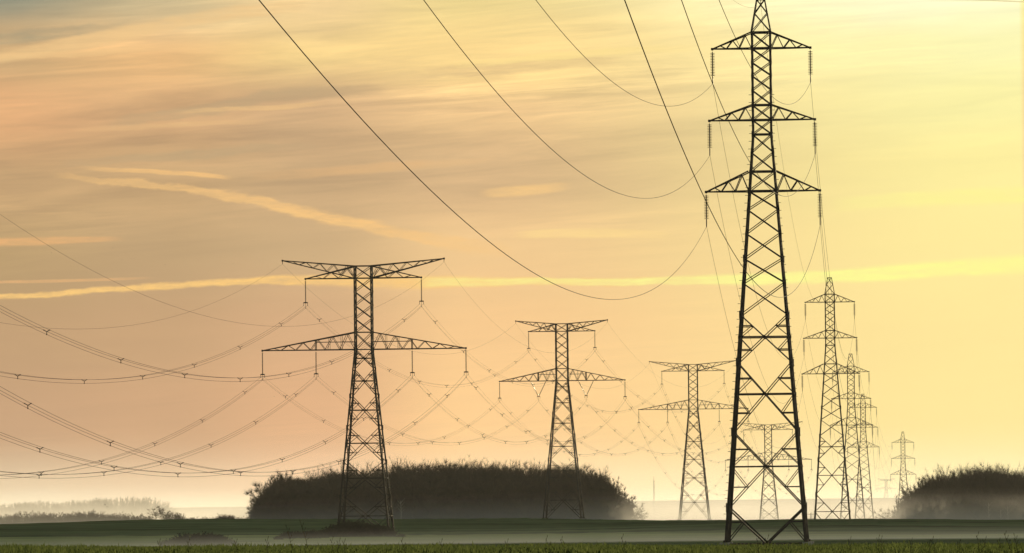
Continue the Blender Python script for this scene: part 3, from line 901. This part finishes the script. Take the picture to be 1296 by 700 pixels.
HB = MB(); X, Y0_, Y1_, Z0_, Z1_ = 12600, -12800, 12800, -20.5, 62.0
HB.add([(-X, Y0_, Z0_), (X, Y0_, Z0_), (X, Y1_, Z0_), (-X, Y1_, Z0_), (-X, Y0_, Z1_), (X, Y0_, Z1_), (X, Y1_, Z1_), (-X, Y1_, Z1_)],
       [(3, 2, 1, 0), (4, 5, 6, 7), (0, 1, 5, 4), (1, 2, 6, 5), (2, 3, 7, 6), (3, 0, 4, 7)])
o = HB.build("haze", vol_mat("haze_air", 2.4e-5, (1.0, 1.0, 1.0), 0.35)); tag(o, "thin golden haze over the whole plain", "haze", kind="stuff")


def mist(label, xr, yr, zb, zt, dens, col=(1.0, 1.0, 1.0), g=0.3, seed=0.0):
    """a bank of mist: flat underside below the ground, a top that thins out gently on every side"""
    nx_, ny_ = 48, 40; top = []; bot = []
    for j in range(ny_ + 1):
        for i in range(nx_ + 1):
            a, t_ = 2 * i / nx_ - 1, 2 * j / ny_ - 1; b_ = t_ * abs(t_)
            x = (xr[0] + xr[1]) / 2 + (xr[1] - xr[0]) / 2 * a
            wob = 1 + 0.05 * math.sin(5 * a + 3 * b_ + seed) + 0.035 * math.sin(13 * a - 4 * b_ + 2 * seed)
            q = (1 - abs(t_)) ** 2 * (1 - abs(a) ** 4) * wob
            y = (yr[0] + yr[1]) / 2 + (yr[1] - yr[0]) / 2 * b_
            top.append((x, y, zb + 0.01 + (zt - zb) * q)); bot.append((x, y, zb))
    n_ = len(top); w_ = nx_ + 1; f = []
    for j in range(ny_):
        for i in range(nx_):
            k = j * w_ + i; f.append((k, k + 1, k + w_ + 1, k + w_)); f.append((n_ + k, n_ + k + w_, n_ + k + w_ + 1, n_ + k + 1))
    rim = [i for i in range(w_)] + [j * w_ + nx_ for j in range(1, ny_ + 1)] + [ny_ * w_ + i for i in range(nx_ - 1, -1, -1)] + [j * w_ for j in range(ny_ - 1, 0, -1)]
    for p_, q_ in zip(rim, rim[1:] + rim[:1]): f.append((p_, n_ + p_, n_ + q_, q_))
    b = MB(); b.add(top + bot, f); o_ = b.build("mist", vol_mat("mist_air", dens, col, g)); tag(o_, label, "mist", kind="stuff")


mist("grey mist lying in the hollow in front of the rise", (-330, 330), (430, 1000), -6.5, -2.55, 0.0125, (0.92, 0.97, 1.0), g=0.1, seed=1.0)
mist("pale mist at the foot of the woods behind the rise", (-420, 700), (1385, 1575), -11, 2.6, 0.05, seed=2.0)
mist("thin mist round the hedge row behind the rise", (-230, -40), (1200, 1420), -10, 3.5, 0.02, seed=0.5)
mist("deep pale mist filling the far plain", (-3000, 3000), (1900, 6000), -20.4, 50, 0.0007, g=0.5, seed=3.0)
mist("low white mist on the far plain", (-1500, 1500), (1720, 3800), -20.4, 12, 0.0036, g=0.5, seed=4.5)

# ------------------------------------------------------------------ sky
SUN_AZ, SUN_EL = R(6.2), R(4.6)
w = bpy.data.worlds.new("World"); sc.world = w; w.use_nodes = True
nt = w.node_tree; N = nt.nodes; L = nt.links
bg = N["Background"]


def mth(op, a, b=None, c=None, clamp=False):
    n_ = N.new("ShaderNodeMath"); n_.operation = op; n_.use_clamp = clamp
    for i, q in enumerate((a, b, c)):
        if q is None: continue
        if isinstance(q, (int, float)): n_.inputs[i].default_value = q
        else: L.new(q, n_.inputs[i])
    return n_.outputs[0]


def smooth(x, a, b, lo=0.0, hi=1.0):
    n_ = N.new("ShaderNodeMapRange"); n_.interpolation_type = "SMOOTHSTEP"
    L.new(x, n_.inputs[0])
    for i, q in enumerate((a, b, lo, hi)): n_.inputs[1 + i].default_value = q
    return n_.outputs[0]


def mixc(f, a, b):
    n_ = N.new("ShaderNodeMix"); n_.data_type = "RGBA"; n_.clamp_factor = True
    for i, q in ((0, f), (6, a), (7, b)):
        if isinstance(q, (int, float)): n_.inputs[i].default_value = q
        elif isinstance(q, tuple): n_.inputs[i].default_value = (*q, 1)
        else: L.new(q, n_.inputs[i])
    return n_.outputs[2]


def lin(c): return tuple(((q / 255.0) / 12.92 if q <= 10 else ((q / 255.0 + 0.055) / 1.055) ** 2.4) for q in c)


tc = N.new("ShaderNodeTexCoord"); sp = N.new("ShaderNodeSeparateXYZ"); L.new(tc.outputs["Generated"], sp.inputs[0])
azn = mth("ARCTAN2", sp.outputs["X"], sp.outputs["Y"]); eln = mth("ARCSINE", sp.outputs["Z"])
U = mth("MULTIPLY", azn, F); Vv = mth("MULTIPLY", eln, F)

UC = [-650, -450, -250, -50, 150, 350, 650]
ROWS = [
    (-10, [(213, 200, 174), (223, 200, 171), (237, 205, 169), (253, 221, 174), (255, 223, 176), (255, 232, 180), (255, 241, 186)]),
    (28, [(203, 172, 138), (213, 174, 137), (233, 187, 145), (253, 211, 156), (255, 213, 158), (255, 222, 160), (255, 236, 164)]),
    (110, [(197, 156, 119), (205, 161, 121), (225, 174, 129), (253, 205, 143), (255, 209, 147), (255, 219, 151), (255, 233, 154)]),
    (220, [(193, 156, 116), (199, 160, 119), (216, 172, 129), (247, 201, 142), (254, 209, 150), (255, 220, 156), (255, 232, 154)]),
    (320, [(186, 155, 111), (192, 160, 118), (204, 171, 127), (238, 198, 142), (252, 210, 154), (255, 222, 157), (255, 236, 156)]),
    (420, [(197, 161, 117), (203, 167, 121), (206, 171, 127), (221, 184, 136), (248, 204, 150), (255, 220, 158), (255, 240, 159)]),
    (500, [(225, 173, 123), (221, 176, 127), (208, 171, 128), (228, 190, 137), (251, 211, 150), (255, 226, 158), (255, 245, 168)]),
    (575, [(213, 175, 125), (242, 193, 132), (251, 216, 145), (254, 219, 146), (255, 222, 153), (255, 234, 158), (255, 249, 182)]),
    (645, [(145, 145, 125), (201, 181, 140), (242, 209, 151), (254, 228, 152), (255, 237, 157), (255, 249, 173), (255, 254, 211)]),
    (800, [(149, 145, 124), (179, 162, 130), (220, 193, 143), (242, 213, 150), (255, 233, 154), (255, 246, 171), (255, 251, 196)]),
]
ufac = mth("DIVIDE", mth("ADD", U, 650.0), 1300.0, clamp=True)


def row(cols):
    r_ = N.new("ShaderNodeValToRGB"); c_ = r_.color_ramp; c_.interpolation = "EASE"
    for i, (u_, q) in enumerate(zip(UC, cols)):
        e = c_.elements[0] if i == 0 else (c_.elements[1] if i == 1 else c_.elements.new(0.5))
        e.position = (u_ + 650) / 1300.0; e.color = (*lin(q), 1)
    L.new(ufac, r_.inputs[0]); return r_.outputs[0]


def noise(vec_u, vec_v, su, sv, det=5.0, rough=0.55, seed=0.0, warp=0.0):
    cb = N.new("ShaderNodeCombineXYZ"); L.new(mth("MULTIPLY", vec_u, su), cb.inputs[0]); L.new(mth("MULTIPLY", vec_v, sv), cb.inputs[1]); cb.inputs[2].default_value = seed
    n_ = N.new("ShaderNodeTexNoise"); n_.inputs["Scale"].default_value = 1.0; n_.inputs["Detail"].default_value = det; n_.inputs["Roughness"].default_value = rough
    n_.inputs["Distortion"].default_value = warp
    L.new(cb.outputs[0], n_.inputs["Vector"]); return mth("SUBTRACT", n_.outputs["Fac"], 0.5)


Vt = mth("SUBTRACT", Vv, mth("MULTIPLY", U, 0.055))                     # streaks rise slightly to the right
vwarp = mth("ADD", Vv, mth("MULTIPLY", noise(U, Vt, 0.004, 0.012, 3, 0.5, 3.3), 60.0))   # colours break up in streaks
col = row(ROWS[0][1])
for (v0, _), (v1, cols) in zip(ROWS[:-1], ROWS[1:]):
    n_ = N.new("ShaderNodeMapRange"); n_.interpolation_type = "SMOOTHSTEP"; L.new(vwarp, n_.inputs[0]); n_.inputs[1].default_value = v0; n_.inputs[2].default_value = v1
    col = mixc(n_.outputs[0], col, row(cols))

s1 = noise(U, Vt, 0.0030, 0.034, 6, 0.6, 0.7, 0.5)
s2 = noise(U, Vt, 0.0065, 0.13, 5, 0.62, 5.1, 0.4)
s3 = noise(U, mth("SUBTRACT", Vv, mth("MULTIPLY", U, 0.10)), 0.012, 0.30, 4, 0.6, 7.7, 0.3)
soft = noise(U, Vt, 0.0020, 0.010, 4, 0.5, 9.4, 0.5)
upper = smooth(mth("SUBTRACT", Vv, mth("MULTIPLY", U, 0.05)), 300, 480, 0.16, 1.0)
upper = mth("MULTIPLY", upper, smooth(U, 0, 420, 1.0, 0.35))
fib = mth("MULTIPLY", mth("MULTIPLY", mth("MAXIMUM", s2, -0.1), 2.0), smooth(soft, -0.05, 0.2))      # thin bright fibres
st = mth("MULTIPLY", mth("ADD", mth("ADD", mth("MULTIPLY", s1, 1.15), mth("ADD", fib, mth("MULTIPLY", s3, 0.15))), mth("MULTIPLY", soft, 0.6)), upper)


def scale_col(c, sv, k):
    cb = N.new("ShaderNodeCombineXYZ")
    for i in range(3): L.new(mth("MULTIPLY_ADD", sv, k[i], 1.0), cb.inputs[i])
    n_ = N.new("ShaderNodeMix"); n_.data_type = "RGBA"; n_.blend_type = "MULTIPLY"; n_.inputs[0].default_value = 1.0
    L.new(c, n_.inputs[6]); L.new(cb.outputs[0], n_.inputs[7]); return n_.outputs[2]


col = scale_col(col, mth("ADD", st, 0.02), (0.72, 0.68, 0.55))


def fcurve(x, pts, u0, u1, scale):
    """piecewise curve through pts (u, value); value is normalised by scale"""
    fc = N.new("ShaderNodeFloatCurve"); c_ = fc.mapping.curves[0]
    P = [((u - u0) / (u1 - u0), val / scale) for u, val in pts]
    c_.points[0].location = P[0]; c_.points[-1].location = P[-1]
    for q in P[1:-1]: c_.points.new(*q)
    fc.mapping.update(); fc.mapping.use_clip = False
    L.new(mth("DIVIDE", mth("SUBTRACT", x, u0), u1 - u0, clamp=True), fc.inputs["Value"])
    return mth("MULTIPLY", fc.outputs[0], scale)


def trail(pts, widths, amps, bright, rag=4.0, seed=0.0, asym=1.0):
    """a cloud streak or vapour trail along photo points; widths (half) and strength along it"""
    uv = [sky_uv(*p) for p in pts]; u0, u1 = uv[0][0] - 1, uv[-1][0] + 1
    vc = fcurve(U, uv, u0, u1, 700.0)
    wd_ = fcurve(U, [(q[0], k) for q, k in zip(uv, widths)], u0, u1, 60.0)
    am = fcurve(U, [(q[0], k) for q, k in zip(uv, amps)], u0, u1, 1.0)
    inside = mth("MULTIPLY", smooth(U, u0, u0 + 30), smooth(U, u1 - 30, u1, 1.0, 0.0))
    rg = mth("MULTIPLY", noise(U, Vv, 0.02, 0.05, 5, 0.6, seed), rag * 2)
    d_ = mth("DIVIDE", mth("ADD", mth("SUBTRACT", Vv, vc), rg), mth("MAXIMUM", wd_, 0.5))
    g_ = mth("POWER", 2.718, mth("MULTIPLY", mth("MULTIPLY", d_, d_), -1.0))
    tex = mth("ADD", 0.85, mth("MULTIPLY", noise(U, Vv, 0.02, 0.11, 6, 0.68, seed + 2), 2.0))
    g_ = smooth(g_, 0.12, 0.75)
    f_ = mth("MULTIPLY", mth("MULTIPLY", mth("MULTIPLY", g_, am), inside), tex, clamp=True)
    return f_, bright


DK = (190, 163, 124)
TR = [
    trail([(120, 158), (200, 147), (270, 138), (340, 122), (420, 117), (500, 112)], [6, 7, 8, 8, 7, 5], [0.0, 0.5, 0.6, 0.6, 0.5, 0.0], DK, 9.0, 21.0),
    trail([(60, 210), (160, 201), (250, 196), (340, 188), (420, 186)], [5, 6, 7, 6, 5], [0.0, 0.5, 0.6, 0.4, 0.0], DK, 7.0, 22.0),
    trail([(470, 104), (560, 92), (640, 86), (720, 80), (800, 78)], [6, 8, 8, 7, 5], [0.0, 0.5, 0.55, 0.4, 0.0], (214, 182, 132), 8.0, 23.0),
    trail([(-60, 52), (40, 46), (110, 38), (180, 30)], [7, 8, 6, 4], [0.6, 0.6, 0.5, 0.0], (166, 154, 124), 7.0, 24.0),
    trail([(-60, 78), (0, 72), (90, 68), (190, 62), (260, 60)], [3, 4, 4, 3, 3], [0.5, 0.7, 0.7, 0.5, 0.0], (240, 196, 136), 5.0, 25.0),
    trail([(80, 166), (180, 160), (260, 156), (350, 155)], [3, 4, 3, 3], [0.0, 0.5, 0.5, 0.0], (232, 188, 132), 4.0, 26.0),
    trail([(210, 143), (290, 138), (350, 136), (420, 128)], [2.5, 3, 3, 3], [0.0, 0.6, 0.6, 0.0], (238, 194, 134), 4.0, 27.0),
    trail([(560, 84), (650, 76), (760, 66), (900, 60)], [4, 5, 5, 4], [0.0, 0.5, 0.5, 0.0], (255, 226, 146), 5.0, 28.0),
    trail([(420, 218), (500, 213), (560, 208), (640, 200)], [4, 5, 5, 4], [0.0, 0.4, 0.4, 0.0], (226, 184, 130), 5.0, 29.0),
    trail([(60, 221), (150, 230), (250, 241), (330, 256), (400, 272), (455, 283), (520, 298), (600, 312), (660, 320)], [4, 4.5, 5, 7, 8, 8, 8, 9, 10], [0.1, 0.5, 0.65, 0.75, 0.85, 0.8, 0.6, 0.4, 0.0], (250, 200, 130), 9.0, 1.0),
    trail([(90, 212), (170, 216), (240, 220), (300, 226)], [2.5, 3, 3, 2], [0.0, 0.6, 0.8, 0.3], (250, 198, 128), 3.5, 2.0),
    trail([(-60, 381), (60, 372), (150, 366), (250, 359), (330, 355), (420, 355), (520, 357), (640, 356), (760, 357), (880, 354), (1000, 351), (1100, 347), (1200, 340), (1380, 329)], [3, 3.5, 4, 4.5, 5, 7, 9, 6, 5, 6, 7, 8, 9, 9], [0.9, 0.9, 0.9, 0.9, 0.9, 0.75, 0.75, 0.6, 0.4, 0.1, 0, 0, 0, 0], (253, 204, 124), 5.0, 3.0),
    trail([(520, 357), (640, 356), (760, 357), (880, 354), (1000, 352), (1100, 347), (1200, 340), (1380, 329)], [7, 5, 4, 6, 8, 9, 10, 12, 12], [0.0, 0.6, 0.65, 0.7, 0.95, 1, 1, 1, 1], (255, 251, 150), 4.0, 3.5),
    trail([(-60, 307), (60, 305), (110, 303), (165, 302)], [5, 5, 4, 3], [0.75, 0.75, 0.6, 0.0], (236, 180, 120), 1.5, 4.0),
    trail([(-60, 358), (90, 355), (200, 351)], [1.5, 2, 1.5], [0.3, 0.55, 0.1], (240, 184, 124), 1.0, 5.0),
    trail([(600, 246), (640, 243), (690, 239), (730, 235)], [5, 6, 6, 4], [0.0, 0.6, 0.6, 0.0], (252, 205, 135), 3.0, 6.0),
    trail([(640, 298), (720, 295), (800, 296), (860, 298)], [5, 6, 6, 4], [0.0, 0.6, 0.5, 0.0], (255, 220, 145), 2.0, 7.0),
    trail([(1040, 262), (1120, 254), (1200, 250), (1380, 245)], [8, 9, 10, 10], [0.0, 0.5, 0.7, 0.7], (255, 246, 150), 3.0, 8.0),
    trail([(300, 224), (400, 219), (500, 210), (560, 205)], [5, 6, 6, 4], [0.0, 0.5, 0.5, 0.0], (226, 180, 126), 3.0, 9.0),
    trail([(-60, 84), (120, 50), (260, 22), (400, 5)], [8, 9, 9, 8], [0.5, 0.7, 0.7, 0.3], (240, 200, 140), 5.0, 10.0),
    trail([(1150, 1.0), (1230, 0.5), (1262, 0.8), (1360, 7.0)], [1.4, 1.2, 1.0, 1.2], [0.0, 0.5, 0.9, 0.9], (222, 205, 150), 0.3, 11.0),
]
for f_, b_ in TR: col = mixc(f_, col, lin(b_))

# beyond the glow round the sun the sky goes over to the clear physical one
sky = N.new("ShaderNodeTexSky"); sky.sky_type = "NISHITA"; sky.sun_disc = False
sky.sun_elevation = SUN_EL; sky.sun_rotation = SUN_AZ; sky.dust_density = 3.0; sky.air_density = 1.2
SKY_K = 0.15
nish = scale_col(sky.outputs[0], mth("MULTIPLY", 1.0, 0.0), (0, 0, 0))
absaz = mth("ABSOLUTE", azn)
m_az = smooth(absaz, R(16), R(95), 1.0, 0.0); m_el = smooth(eln, R(9), R(40), 1.0, 0.0)
glow = mth("MULTIPLY", m_az, m_el)
scaled = N.new("ShaderNodeMix"); scaled.data_type = "RGBA"; scaled.blend_type = "MULTIPLY"; scaled.inputs[0].default_value = 1.0
L.new(col, scaled.inputs[6]); scaled.inputs[7].default_value = (1 / SKY_K, 1 / SKY_K, 1 / SKY_K, 1)
final = mixc(glow, sky.outputs[0], scaled.outputs[2])
L.new(final, bg.inputs["Color"]); bg.inputs["Strength"].default_value = SKY_K

sd = bpy.data.lights.new("sun", "SUN"); sd.energy = 3.2; sd.angle = R(0.5); sd.color = (1.0, 0.80, 0.50)
so = bpy.data.objects.new("sun", sd); COL.objects.link(so)
v = Vector((math.sin(SUN_AZ) * math.cos(SUN_EL), math.cos(SUN_AZ) * math.cos(SUN_EL), math.sin(SUN_EL)))
so.rotation_euler = (-v).to_track_quat("-Z", "Y").to_euler(); so.location = v * 200

# ------------------------------------------------------------------ render settings
vs_ = sc.view_settings; vs_.view_transform = "Standard"; vs_.look = "None"; vs_.exposure = 0.0; vs_.gamma = 1.0; vs_.use_curve_mapping = False
sc.display_settings.display_device = "sRGB"
cy = sc.cycles
cy.max_bounces = 5; cy.diffuse_bounces = 2; cy.glossy_bounces = 2; cy.transmission_bounces = 3; cy.volume_bounces = 1; cy.transparent_max_bounces = 8
cy.use_denoising = True; cy.sample_clamp_indirect = 4.0; cy.volume_step_rate = 4.0
sc.cycles.pixel_filter_type = "BLACKMAN_HARRIS"; sc.cycles.filter_width = 1.5
